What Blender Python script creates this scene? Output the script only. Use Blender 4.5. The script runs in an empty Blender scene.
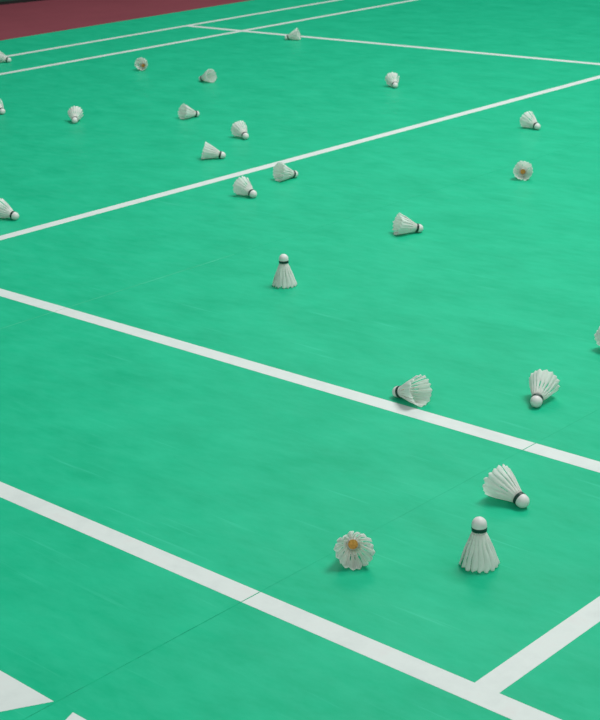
import bpy, bmesh, math, random
import numpy as np
from mathutils import Matrix, Vector

scene = bpy.context.scene
COL = scene.collection
PI = math.pi

# ------------------------------------------------------------------ camera
CAM_H = 1.18
F_PX = 1530.195
YAW, PITCH, ROLL = 2.3316249, 0.3464101, -0.0393681
fw = Vector((math.cos(YAW) * math.cos(PITCH), math.sin(YAW) * math.cos(PITCH), -math.sin(PITCH)))
r0 = fw.cross(Vector((0, 0, 1))).normalized()
u0 = r0.cross(fw)
rt = r0 * math.cos(ROLL) + u0 * math.sin(ROLL)
up = -r0 * math.sin(ROLL) + u0 * math.cos(ROLL)
cd = bpy.data.cameras.new('camera')
cam = bpy.data.objects.new('camera', cd)
COL.objects.link(cam)
m = Matrix((rt, up, -fw)).transposed().to_4x4()
m.translation = (0, 0, CAM_H)
cam.matrix_world = m
cd.sensor_fit = 'VERTICAL'
cd.sensor_height = 24.0
cd.lens = F_PX / 720 * 24.0
cd.clip_start = 0.05
cd.clip_end = 100
cd.dof.use_dof = True
cd.dof.focus_distance = 2.9
cd.dof.aperture_fstop = 13.0
scene.camera = cam

# ------------------------------------------------------------------ world, lamps, exposure
world = bpy.data.worlds.new('hall_air')
scene.world = world
world.use_nodes = True
bg = world.node_tree.nodes['Background']
bg.inputs['Color'].default_value = (0.93, 1.0, 0.98, 1)
bg.inputs['Strength'].default_value = 0.30


def area(name, loc, target, sx, sy, power, color=(1, 1, 1)):
    ld = bpy.data.lights.new(name, 'AREA')
    ld.shape = 'RECTANGLE'
    ld.size, ld.size_y = sx, sy
    ld.energy = power
    ld.color = color
    o = bpy.data.objects.new(name, ld)
    COL.objects.link(o)
    o.location = loc
    d = Vector(target) - Vector(loc)
    o.rotation_euler = d.to_track_quat('-Z', 'Y').to_euler()
    return o


area('hall_and_fill_light', (-1.2, 5.0, 5.5), (-2.2, 3.6, 0), 3.0, 2.0, 290, (1.0, 0.99, 0.96))
area('hall_and_fill_light', (-6.5, 8.5, 6.0), (-5.0, 6.0, 0), 4.0, 3.0, 195, (1.0, 0.99, 0.96))
area('hall_and_fill_light', (3.2, -3.4, 3.6), (-2.0, 3.0, 0), 4.0, 2.4, 120, (1.0, 0.99, 0.96))  # added fill lamp, low behind the camera, brightens the feathers' near sides

scene.cycles.diffuse_bounces = 10
scene.cycles.transmission_bounces = 12

scene.view_settings.view_transform = 'Standard'
scene.view_settings.look = 'None'
scene.view_settings.gamma = 1.0
scene.view_settings.use_curve_mapping = False
scene.view_settings.exposure = 0.0

# ------------------------------------------------------------------ material helpers


def mat(name, rough=0.6, spec=0.5):
    mt = bpy.data.materials.new(name)
    mt.use_nodes = True
    nt = mt.node_tree
    b = nt.nodes['Principled BSDF']
    b.inputs['Roughness'].default_value = rough
    b.inputs['Specular IOR Level'].default_value = spec
    return mt, nt, b


def node(nt, typ, **kw):
    n = nt.nodes.new(typ)
    for k, v in kw.items():
        setattr(n, k, v)
    return n


def mapped_noise(nt, scale, rot=0.0, stretch=(1, 1, 1), detail=4.0, rough=0.55, space='Object'):
    tc = node(nt, 'ShaderNodeTexCoord')
    mp = node(nt, 'ShaderNodeMapping')
    mp.inputs['Rotation'].default_value = (0, 0, rot)
    mp.inputs['Scale'].default_value = stretch
    nt.links.new(tc.outputs[space], mp.inputs['Vector'])
    nz = node(nt, 'ShaderNodeTexNoise')
    nz.inputs['Scale'].default_value = scale
    nz.inputs['Detail'].default_value = detail
    nz.inputs['Roughness'].default_value = rough
    nt.links.new(mp.outputs['Vector'], nz.inputs['Vector'])
    return nz.outputs['Fac']


def ramp(nt, fac, stops):
    r = node(nt, 'ShaderNodeValToRGB')
    while len(r.color_ramp.elements) < len(stops):
        r.color_ramp.elements.new(0.5)
    for e, (p, c) in zip(r.color_ramp.elements, stops):
        e.position = p
        e.color = c if len(c) == 4 else (*c, 1)
    nt.links.new(fac, r.inputs['Fac'])
    return r.outputs['Color']


def mix(nt, fac, a, b, mode='MIX'):
    n = node(nt, 'ShaderNodeMix', data_type='RGBA', blend_type=mode)
    for sock, v in ((n.inputs[0], fac), (n.inputs[6], a), (n.inputs[7], b)):
        if hasattr(v, 'links'):
            nt.links.new(v, sock)
        elif isinstance(v, (int, float)):
            sock.default_value = v
        else:
            sock.default_value = (*v, 1)
    return n.outputs[2]


def bump(nt, b, h, strength, dist):
    n = node(nt, 'ShaderNodeBump')
    n.inputs['Strength'].default_value = strength
    n.inputs['Distance'].default_value = dist
    nt.links.new(h, n.inputs['Height'])
    nt.links.new(n.outputs['Normal'], b.inputs['Normal'])


# green vinyl court mat: faint clouding, scuffs and shoe scratches
M_MAT, nt, b = mat('green_court_vinyl', 0.42, 0.06)
cloud = ramp(nt, mapped_noise(nt, 5.0, 0.5, (1, 1.6, 1), 7, 0.65), [(0.34, (0, 0, 0)), (0.66, (1, 1, 1))])
c = mix(nt, cloud, (0.004, 0.418, 0.216), (0.012, 0.490, 0.266))
fine = ramp(nt, mapped_noise(nt, 13, -0.6, (1, 3.0, 1), 6, 0.65), [(0.35, (0, 0, 0)), (0.7, (1, 1, 1))])
c = mix(nt, fine, c, mix(nt, 0.18, c, (0.07, 0.62, 0.40)))
s1 = ramp(nt, mapped_noise(nt, 9, 0.95, (0.35, 9, 1), 3, 0.5), [(0.64, (0, 0, 0)), (0.78, (1, 1, 1))])
c = mix(nt, s1, c, mix(nt, 0.28, c, (0.10, 0.68, 0.47)))
s2 = ramp(nt, mapped_noise(nt, 7, -0.25, (0.4, 10, 1), 3, 0.5), [(0.67, (0, 0, 0)), (0.76, (1, 1, 1))])
c = mix(nt, s2, c, mix(nt, 0.25, c, (0.008, 0.36, 0.18)))
nt.links.new(c, b.inputs['Base Color'])
rr = node(nt, 'ShaderNodeMapRange')
nt.links.new(mapped_noise(nt, 6, 0.2, (1, 2, 1), 5), rr.inputs['Value'])
rr.inputs['To Min'].default_value = 0.34
rr.inputs['To Max'].default_value = 0.52
nt.links.new(rr.outputs['Result'], b.inputs['Roughness'])
bump(nt, b, mapped_noise(nt, 600, 0, (1, 1, 1), 2), 0.10, 0.0004)

M_LINE, nt, b = mat('white_court_paint', 0.5, 0.15)
c = ramp(nt, mapped_noise(nt, 14, 0.4, (1, 1, 1), 6, 0.65),
         [(0.3, (0.61, 0.68, 0.665)), (0.55, (0.67, 0.745, 0.725)), (0.8, (0.66, 0.68, 0.67))])
nt.links.new(c, b.inputs['Base Color'])

M_WELD, nt, b = mat('pale_green_weld', 0.5, 0.3)
c = ramp(nt, mapped_noise(nt, 30, 0, (1, 0.3, 1), 4), [(0.42, (0.018, 0.45, 0.23)), (0.62, (0.06, 0.55, 0.33))])
nt.links.new(c, b.inputs['Base Color'])

M_GRIME, nt, b = mat('dark_green_grime', 0.8, 0.1)
c = ramp(nt, mapped_noise(nt, 40, 0, (1, 1, 1), 4), [(0.38, (0.010, 0.30, 0.17)), (0.62, (0.010, 0.45, 0.23))])
nt.links.new(c, b.inputs['Base Color'])

M_RED, nt, b = mat('maroon_rubber', 0.7, 0.25)
c = ramp(nt, mapped_noise(nt, 2.5, 0.3, (1, 1, 1), 5), [(0.3, (0.21, 0.042, 0.062)), (0.7, (0.24, 0.050, 0.072))])
nt.links.new(c, b.inputs['Base Color'])

M_WALL, nt, b = mat('dark_green_wall_paint', 0.8, 0.2)
c = ramp(nt, mapped_noise(nt, 1.5, 0, (1, 1, 1), 5), [(0.3, (0.024, 0.085, 0.056)), (0.7, (0.032, 0.105, 0.070))])
nt.links.new(c, b.inputs['Base Color'])
M_BASE, nt, b = mat('black_wall_foot', 0.6, 0.3)
c = ramp(nt, mapped_noise(nt, 8), [(0.3, (0.010, 0.012, 0.011)), (0.7, (0.016, 0.018, 0.017))])
nt.links.new(c, b.inputs['Base Color'])

# feather vane: matte, thin, lets light through, fine barb ridges
M_FEATHER, nt, b = mat('white_goose_feather', 0.85, 0.2)
tc = node(nt, 'ShaderNodeTexCoord')
wv = node(nt, 'ShaderNodeTexWave', bands_direction='DIAGONAL')
wv.inputs['Scale'].default_value = 260
wv.inputs['Distortion'].default_value = 3
nt.links.new(tc.outputs['Object'], wv.inputs['Vector'])
c = ramp(nt, mapped_noise(nt, 190, 0, (1, 1, 0.22), 4, 0.6), [(0.32, (0.83, 0.86, 0.84)), (0.50, (0.965, 0.975, 0.965))])
nt.links.new(c, b.inputs['Base Color'])
bump(nt, b, wv.outputs['Fac'], 0.25, 0.0003)
tr = node(nt, 'ShaderNodeBsdfTranslucent')
tr.inputs['Color'].default_value = (0.96, 0.97, 0.955, 1)
ms = node(nt, 'ShaderNodeMixShader')
ms.inputs[0].default_value = 0.56
nt.links.new(b.outputs[0], ms.inputs[1])
nt.links.new(tr.outputs[0], ms.inputs[2])
nt.links.new(ms.outputs[0], nt.nodes['Material Output'].inputs['Surface'])

M_QUILL, nt, b = mat('ivory_quill', 0.45, 0.4)
c = ramp(nt, mapped_noise(nt, 60), [(0.3, (0.74, 0.73, 0.66)), (0.7, (0.82, 0.81, 0.75))])
nt.links.new(c, b.inputs['Base Color'])

M_CORK, nt, b = mat('white_leather_cork', 0.45, 0.4)
c = ramp(nt, mapped_noise(nt, 120, 0, (1, 1, 1), 5), [(0.3, (0.68, 0.70, 0.68)), (0.7, (0.75, 0.77, 0.75))])
nt.links.new(c, b.inputs['Base Color'])

M_FACE, nt, b = mat('tan_cork_grain', 0.8, 0.2)
c = ramp(nt, mapped_noise(nt, 300, 0, (1, 1, 1), 4, 0.7), [(0.35, (0.50, 0.23, 0.045)), (0.65, (0.78, 0.42, 0.11))])
nt.links.new(c, b.inputs['Base Color'])

M_BAND, nt, b = mat('dark_green_tape', 0.45, 0.4)
c = ramp(nt, mapped_noise(nt, 200), [(0.3, (0.004, 0.036, 0.026)), (0.7, (0.007, 0.050, 0.036))])
nt.links.new(c, b.inputs['Base Color'])

M_THREAD, nt, b = mat('white_binding_thread', 0.7, 0.3)
wv = node(nt, 'ShaderNodeTexNoise')
wv.inputs['Scale'].default_value = 900
c = ramp(nt, wv.outputs['Fac'], [(0.3, (0.76, 0.77, 0.74)), (0.7, (0.84, 0.85, 0.82))])
nt.links.new(c, b.inputs['Base Color'])


# ------------------------------------------------------------------ geometry helpers
def obj(name, bm, material, parent=None, smooth=False):
    me = bpy.data.meshes.new(name)
    bmesh.ops.recalc_face_normals(bm, faces=bm.faces)
    bm.to_mesh(me)
    bm.free()
    if smooth:
        for p in me.polygons:
            p.use_smooth = True
    me.materials.append(material)
    o = bpy.data.objects.new(name, me)
    COL.objects.link(o)
    o.parent = parent
    return o


def slab(poly, z0, z1):
    bm = bmesh.new()
    lo = [bm.verts.new((x, y, z0)) for x, y in poly]
    hi = [bm.verts.new((x, y, z1)) for x, y in poly]
    bm.faces.new(hi)
    bm.faces.new(lo[::-1])
    n = len(poly)
    for i in range(n):
        bm.faces.new((lo[i], lo[(i + 1) % n], hi[(i + 1) % n], hi[i]))
    return bm


def rect(x0, x1, y0, y1):
    return [(x0, y0), (x1, y0), (x1, y1), (x0, y1)]


def box(x0, x1, y0, y1, z0, z1):
    return slab(rect(x0, x1, y0, y1), z0, z1)


def lathe(profile, seg=32):
    """profile: (r, z) list; closes at r = 0 ends with a fan."""
    bm = bmesh.new()
    rings = []
    for r, z in profile:
        if r < 1e-6:
            rings.append([bm.verts.new((0, 0, z))])
        else:
            rings.append([bm.verts.new((r * math.cos(2 * PI * i / seg), r * math.sin(2 * PI * i / seg), z)) for i in range(seg)])
    for a, c2 in zip(rings, rings[1:]):
        for i in range(seg):
            j = (i + 1) % seg
            if len(a) == 1 and len(c2) == 1:
                continue
            if len(a) == 1:
                bm.faces.new((a[0], c2[i], c2[j]))
            elif len(c2) == 1:
                bm.faces.new((a[i], a[j], c2[0]))
            else:
                bm.faces.new((a[i], a[j], c2[j], c2[i]))
    return bm


# ------------------------------------------------------------------ the setting
floor = obj('floor', box(-9.3, 4.2, -1.5, 17, -0.06, -0.0015), M_RED)
floor['kind'] = 'structure'
floor['label'] = 'maroon rubber hall floor under and beyond the green court mats'
floor['category'] = 'floor'

SEAMS = [-7.2407, -5.88, -4.44, -3.0, -1.5615, -0.12, 1.32, 2.76]
SEAM_W = {-1.5615: 0.0003, -3.0: 0.0006}
mats = []
for a, c2 in zip(SEAMS, SEAMS[1:]):
    ga, gc = SEAM_W.get(a, 0.0002) / 2, SEAM_W.get(c2, 0.0002) / 2
    mm = obj('court_mat', box(a + ga, c2 - gc, 0.2, 16, -0.0015, 0), M_MAT, floor)
    mm['label'] = 'green vinyl court mat strip'
    mats.append((a, c2, mm))

LINE_T = 0.0003


def court_line(x0, x1, y0, y1):
    """a painted line, cut where it crosses from one mat to the next"""
    for a, c2, mm in mats:
        xa, xc = max(x0, a), min(x1, c2)
        if xc - xa < 0.002:
            continue
        g = 0.0011
        if xa == a:
            xa += g if a in (-1.5615,) else 0.0007 if a == -3.0 else 0.0003
        if xc == c2:
            xc -= g if c2 in (-1.5615,) else 0.0007 if c2 == -3.0 else 0.0003
        o = obj('court_line', box(xa, xc, y0, y1, 0.00002, LINE_T), M_LINE, mm)
        o['label'] = 'white painted court line'


LW = 0.0428
HW = LW / 2
XB1, XB2, XB3, XB4, XB5 = -1.1142, -3.7063, -6.2534, -6.7111, -0.672   # long lines
YL1, YL2, YL3 = 1.5050, 2.2739, 6.1979                                  # cross lines
YEND = 14.6
court_line(XB4 - HW, XB5 + HW, YL1 - HW, YL1 + HW)
longs = [XB4, XB3, XB2, XB1, XB5]
court_line(XB4 - HW, XB4 + HW, YL1 + HW, YEND)
court_line(XB5 - HW, XB5 + HW, YL1 + HW, YEND)
court_line(XB3 - HW, XB3 + HW, YL1 + HW, YEND)
court_line(XB1 - HW, XB1 + HW, YL1 + HW, YEND)
court_line(XB2 - HW, XB2 + HW, YL1 + HW, YL3 - HW)
for p, q in zip(longs, longs[1:]):
    if p == XB2 or q == XB2:
        continue
    court_line(p + HW, q - HW, YL2 - HW, YL2 + HW)
    court_line(p + HW, q - HW, YL3 - HW, YL3 + HW)
court_line(XB3 + HW, XB2 - HW, YL2 - HW, YL2 + HW)
court_line(XB2 + HW, XB1 - HW, YL2 - HW, YL2 + HW)
court_line(XB3 + HW, XB1 - HW, YL3 - HW, YL3 + HW)

# white block marking outside the back line, cut on the slant
mark_mat = mats[3][2]
o = obj('mat_marking', slab([(-1.5650, 1.110), (-1.84, 1.114), (-1.91, 0.995), (-1.632, 0.994)], 0.00002, LINE_T), M_LINE, mark_mat)
o['label'] = 'white slanted block marking on the mat'
o = obj('mat_marking', slab([(-1.522, 1.1095), (-1.513, 1.085), (-1.478, 0.994), (-1.25, 0.994), (-1.25, 1.110)], 0.00002, LINE_T), M_LINE, mats[4][2])
o['label'] = 'white slanted block marking on the mat'

# pale weld bead along the seam in mid court
bm = box(-3.0017, -2.9990, YL1 + 0.05, YL2 - HW, 0.00001, 0.00022)
obj('seam_weld', bm, M_WELD, mats[2][2])
bm = box(-3.0017, -2.9990, YL2 + HW, 2.9, 0.00001, 0.00022)
obj('seam_weld', bm, M_WELD, mats[2][2])

# grime gathered in the open end of the near seam
obj('seam_grime', box(-1.5624, -1.5610, 0.95, YL1 - HW, 0.00001, 0.0002), M_GRIME, mats[3][2])

# dark green wall behind the maroon strip
wa, wb = Vector((-8.80, 5.97)), Vector((-8.05, 8.75))
wd = (wb - wa).normalized()
wn = Vector((wd.y, -wd.x))
p0, p1 = wa - wd * 6.5, wb + wd * 7.0


def wallpoly(t0, t1):
    return [tuple(p0 + wn * t0), tuple(p1 + wn * t0), tuple(p1 + wn * t1), tuple(p0 + wn * t1)]


w = obj('wall_back', slab(wallpoly(0, -0.12), -0.0015, 2.6), M_WALL)
w['kind'] = 'structure'
w['label'] = 'dark green hall wall beyond the maroon floor'
w['category'] = 'wall'
bb = obj('wall_foot_back', slab(wallpoly(0.0, 0.012), -0.0015, 0.018), M_BASE)  # thin black strip along the foot of the wall
bb['kind'] = 'structure'
bb['label'] = 'black strip along the foot of the dark green wall'
bb['category'] = 'baseboard'

# ------------------------------------------------------------------ shuttlecock parts
R_CORK, L_CORK = 0.0125, 0.0241
R_RING, R_RIM, L_SKIRT = 0.0102, 0.0324, 0.0600
ALPHA = math.atan2(R_RIM - R_RING, L_SKIRT)
L_SHAFT = math.hypot(R_RIM - R_RING, L_SKIRT)


def cork_bm():
    prof = [(0, -L_CORK)]
    for i in range(1, 9):
        t = i / 8 * PI / 2
        prof.append((R_CORK * math.sin(t), -L_CORK + 0.0128 * (1 - math.cos(t))))
    prof += [(R_CORK, -0.006), (R_CORK - 0.0001, -0.0008), (R_CORK - 0.0008, 0.0), (0.0118, 0.0003), (0, 0.0003)]
    return lathe(prof, 32)


def band_bm():
    r = R_CORK
    return lathe([(r - 0.0006, -0.0072), (r + 0.0002, -0.0072), (r + 0.0003, -0.0068), (r + 0.0003, -0.0010), (r + 0.0002, -0.0006),
                  (r - 0.0006, -0.0004), (r - 0.0006, -0.0072)], 32)


def face_bm():
    return lathe([(0, -0.0012), (0.0084, -0.0012), (0.0084, 0.0012), (0.0078, 0.0016), (0.004, 0.0018), (0, 0.0019)], 28)


def thread_bm(z):
    """cord woven round the sixteen quills"""
    bm = bmesh.new()
    base = R_RING + math.tan(ALPHA) * z
    n, k = 64, 6
    rings = []
    for i in range(n):
        t = 2 * PI * i / n
        r = base + 0.0009 * math.cos(16 * t) + 0.0001
        zz = z + 0.0003 * math.sin(16 * t)
        rings.append([bm.verts.new(((r + 0.0006 * math.cos(2 * PI * j / k)) * math.cos(t), (r + 0.0006 * math.cos(2 * PI * j / k)) * math.sin(t),
                                    zz + 0.0008 * math.sin(2 * PI * j / k))) for j in range(k)])
    for i in range(n):
        for j in range(k):
            bm.faces.new((rings[i][j], rings[(i + 1) % n][j], rings[(i + 1) % n][(j + 1) % k], rings[i][(j + 1) % k]))
    return bm


def quill_bm():
    bm = bmesh.new()
    k = 6
    rings = []
    for i in range(7):
        s = i / 6
        r = 0.00105 * (1 - 0.68 * s)
        z = -0.003 + s * (L_SHAFT * 0.94 + 0.003)
        x = 0.0010 * math.sin(PI * s)
        rings.append([bm.verts.new((x + r * math.cos(2 * PI * j / k), r * math.sin(2 * PI * j / k), z)) for j in range(k)])
    for a, c2 in zip(rings, rings[1:]):
        for j in range(k):
            bm.faces.new((a[j], a[(j + 1) % k], c2[(j + 1) % k], c2[j]))
    bm.faces.new(rings[0][::-1])
    bm.faces.new(rings[-1])
    return bm


def vane_bm(rng):
    """one feather vane: curved leaf with a rounded tip, 0.3 mm thick, lying on its quill"""
    bm = bmesh.new()
    NZ, NX = 24, 8
    z0 = L_SHAFT * rng.uniform(0.01, 0.03)
    z1 = L_SHAFT * rng.uniform(0.965, 0.99)
    wl, wr = rng.uniform(1.12, 1.24), rng.uniform(1.10, 1.22)
    gap = rng.uniform(0.66, 0.80)
    slant = rng.uniform(-0.0016, 0.0022)
    ph, am = rng.uniform(0, 6.28), rng.uniform(0.0002, 0.0006)
    notch = rng.random() < 0.5
    ni, ns = rng.randint(14, 20), rng.choice((-1, 1))
    th = 0.00028
    grid = {}
    for i in range(NZ + 1):
        s = i / NZ
        s = 1 - (1 - s) ** 1.35
        z = z0 + (z1 - z0) * s
        half = PI * (R_RING + (R_RIM - R_RING) * z / L_SHAFT) / 16      # half the spacing of the quills here
        if z / L_SHAFT > 0.12:
            dip = max(0.0, 1 - abs(z / L_SHAFT - 0.37) / 0.21)
        else:
            dip = 0.0
        hw = half * (1 - (1 - gap) * min(1, dip * 1.6))
        q = max(0, (s - 0.88) / 0.12)
        tip = math.sqrt(max(0.0, 1 - q ** 2.4))
        for j in range(NX + 1):
            t = -1 + 2 * j / NX
            wd_ = (wr if t > 0 else wl) * hw * max(tip, 0.07)
            if notch and i == ni and abs(t) == 1 and t * ns > 0:
                wd_ *= 0.75
            y = t * wd_
            zz = z + slant * t * s * s
            x = 0.0010 * math.sin(PI * (z / L_SHAFT)) + 0.0008
            x += -0.0031 * t * t * (half / 0.0063) + s * am * math.sin(ph + 9 * s + 2.2 * t)
            for sd in (0, 1):
                grid[i, j, sd] = bm.verts.new((x + (th if sd else 0), y, zz))
    for i in range(NZ):
        for j in range(NX):
            for sd in (0, 1):
                f = (grid[i, j, sd], grid[i, j + 1, sd], grid[i + 1, j + 1, sd], grid[i + 1, j, sd])
                bm.faces.new(f if sd else f[::-1])
        for j in (0, NX):
            bm.faces.new((grid[i, j, 0], grid[i, j, 1], grid[i + 1, j, 1], grid[i + 1, j, 0]))
    for j in range(NX):
        for i in (0, NZ):
            bm.faces.new((grid[i, j, 0], grid[i, j + 1, 0], grid[i, j + 1, 1], grid[i, j, 1]))
    return bm


def proto_mesh(name, bm, material):
    o = obj(name, bm, material, None, True)
    me = o.data
    bpy.data.objects.remove(o)
    return me


prng = random.Random(4)
ME_CORK = proto_mesh('cork', cork_bm(), M_CORK)
ME_BAND = proto_mesh('band', band_bm(), M_BAND)
ME_FACE = proto_mesh('cork_face', face_bm(), M_FACE)
ME_THREAD = [proto_mesh('binding_thread', thread_bm(z), M_THREAD) for z in (0.0125, 0.0190)]
ME_QUILL = proto_mesh('quill', quill_bm(), M_QUILL)
ME_VANE = [proto_mesh('feather', vane_bm(prng), M_FEATHER) for _ in range(7)]


def verts(me):
    a = np.empty(len(me.vertices) * 3, np.float32)
    me.vertices.foreach_get('co', a)
    return a.reshape(-1, 3).astype(float)


V_CORK = verts(ME_CORK)
V_VANE = [verts(v) for v in ME_VANE]


def apply(M, V):
    A = np.array(M)
    return V @ A[:3, :3].T + A[:3, 3]


CAT = 'shuttlecock'
GROUP = 'feather shuttlecocks scattered over the green court'


def shuttlecock(seed, x, y, yaw, label, standing=False, wear=1.0, lift=0.0):
    """standing: cork up on its feather tips; else lying on cork and skirt rim, yaw = direction from cork to skirt"""
    rng = random.Random(seed)
    fe = []
    for k in range(16):
        phi = 2 * PI * (k + rng.uniform(-0.05, 0.05) * wear) / 16
        tilt = ALPHA + math.radians(rng.gauss(0, 0.9) * wear)
        twist = math.radians(14 + rng.gauss(0, 2.5) * wear)
        side = math.radians(rng.gauss(0, 0.7) * wear)
        vi = rng.randrange(len(ME_VANE))
        M = Matrix.Rotation(phi, 4, 'Z') @ Matrix.Translation((R_RING, 0, 0)) @ Matrix.Rotation(side, 4, 'X') @ Matrix.Rotation(tilt, 4, 'Y') @ Matrix.Rotation(twist, 4, 'Z')
        fe.append((vi, M))
    sk = np.concatenate([apply(M, V_VANE[vi]) for vi, M in fe])
    if standing:
        # ease every tip to one level so that it stands
        top = max(apply(M, V_VANE[vi])[:, 2].max() for vi, M in fe)
        fe = [(vi, Matrix.Translation((0, 0, (top - apply(M, V_VANE[vi])[:, 2].max()) * 0.8)) @ M) for vi, M in fe]
        R = Matrix.Rotation(yaw, 4, 'Z') @ Matrix.Rotation(PI, 4, 'X')
        allv = np.concatenate([apply(M, V_VANE[vi]) for vi, M in fe])
    else:
        roll = rng.uniform(0, 2 * PI)
        lo, hi = 0.0, 0.6
        for _ in range(40):
            el = (lo + hi) / 2
            Rr = Matrix.Rotation(yaw, 4, 'Z') @ Matrix.Rotation(PI / 2 - el, 4, 'Y') @ Matrix.Rotation(roll, 4, 'Z')
            if apply(Rr, sk)[:, 2].min() > apply(Rr, V_CORK)[:, 2].min():
                hi = el
            else:
                lo = el
        R = Rr
        allv = np.concatenate([sk, V_CORK])
    zmin = apply(R, allv)[:, 2].min()
    root = bpy.data.objects.new('shuttlecock', None)
    root.empty_display_size = 0.03
    COL.objects.link(root)
    root.location = (x, y, lift)
    root.rotation_euler = R.to_euler()
    root['label'], root['category'], root['group'] = label, CAT, GROUP
    off = R.to_3x3().inverted() @ Vector((0, 0, -zmin + 0.0001))
    T = Matrix.Translation(off)

    def part(name, me, M, parent):
        o = bpy.data.objects.new(name, me)
        COL.objects.link(o)
        o.parent = parent
        o.matrix_local = M
        return o
    I = Matrix.Identity(4)
    ck = part('cork', ME_CORK, T, root)
    ck['label'] = 'rounded white leather cork'
    f = part('cork_face', ME_FACE, I, ck)
    f['label'] = 'tan bare cork face inside the feathers'
    bd = part('band', ME_BAND, T, root)
    bd['label'] = 'dark green band round the cork'
    for me in ME_THREAD:
        part('binding_thread', me, T, root)
    for vi, M in fe:
        v = part('feather', ME_VANE[vi], T @ M, root)
        part('quill', ME_QUILL, I, v)
    return root


L = LINE_T
# standing ones
shuttlecock(1, -2.6783, 2.7664, 0.3, 'small shuttlecock standing alone on its feathers at mid court, cork up', True, 0.8)
shuttlecock(2, -1.3450, 1.8200, 1.1, 'large shuttlecock in the foreground standing on its feathers, cork up', True, 0.8)
# lying ones, nearest first
LYING = [
    (3, -1.5351, 1.7235, 5.5021, 'foreground shuttlecock turned with open feathers to the viewer, bright orange cork face', 1.3, 0),
    (6, -1.4260, 2.0442, 2.9554, 'large shuttlecock lying just behind the standing foreground one, cork to the right', 1.0, 0),
    (4, -1.9186, 2.3219, 6.1994, 'shuttlecock lying against the second white line with cork to the left', 1.1, 0),
    (5, -1.6721, 2.4625, 1.9237, 'shuttlecock lying with cork towards the viewer, right of the one on the line', 1.1, 0),
    (7, -1.7067, 2.8125, 2.4147, 'shuttlecock cut off by the right edge of the photo, feathers pointing left', 1.2, 0),
    (10, -2.7263, 3.3734, 4.1364, 'lone shuttlecock lying in mid court with cork and dark band to the right', 1.0, 0),
    (8, -2.8794, 4.1320, 5.3340, 'round shuttlecock seen into its feathers on the right, pale tan cork face', 1.0, 0),
    (14, -3.4332, 3.4083, 3.0000, 'left one of two shuttlecocks lying on the near side of the centre line', 1.0, 0),
    (13, -3.5071, 3.6804, 4.5556, 'right one of two shuttlecocks below the centre line, feathers overlapping the line', 1.0, 0),
    (16, -3.9395, 3.7586, 3.8277, 'shuttlecock lying just beyond the centre line, lower left one of a close pair', 1.0, 0),
    (15, -4.1102, 4.0598, 2.7441, 'shuttlecock beyond the centre line, upper right one of a close pair, cork low right', 1.0, 0),
    (9, -3.2853, 4.7937, 2.8287, 'shuttlecock on the far right side under the long line, cork to the right', 1.0, 0),
    (21, -3.8571, 2.7730, 3.3498, 'shuttlecock at the left edge above the centre line, feathers cut off by the photo', 1.0, 0),
    (20, -4.9340, 3.9050, 2.3750, 'far shuttlecock on the left lying with its cork straight towards the viewer', 1.0, 0),
    (18, -4.5956, 4.2565, 4.5228, 'far shuttlecock lying sideways in the left half, cork with dark band pointing right', 1.0, 0),
    (17, -5.2014, 4.8864, 0.0361, 'far shuttlecock lying with its feathers to the right and shaded cork to the left', 1.0, 0),
    (11, -4.3232, 5.2165, 2.4679, 'far shuttlecock alone between centre line and far cross line, stubby, cork low right', 1.0, 0),
    (12, -5.7657, 6.0677, 0.5936, 'farthest shuttlecock lying on the far white cross line near the crossing', 1.0, 0),
    (19, -5.7365, 4.9922, 5.4021, 'far round shuttlecock seen into its open feathers near the paired side lines', 1.0, 0),
    (22, -5.3681, 3.8585, 2.9235, 'far shuttlecock mostly cut off by the left edge, only its cork end showing', 1.0, 0),
    (23, -6.5332, 4.7635, 3.6549, 'shuttlecock at the top left edge lying between the paired side lines', 1.0, 0),
]
for seed, x, y, yaw, lab, wear, lift in LYING:
    shuttlecock(seed, x, y, yaw, lab, False, wear, lift)
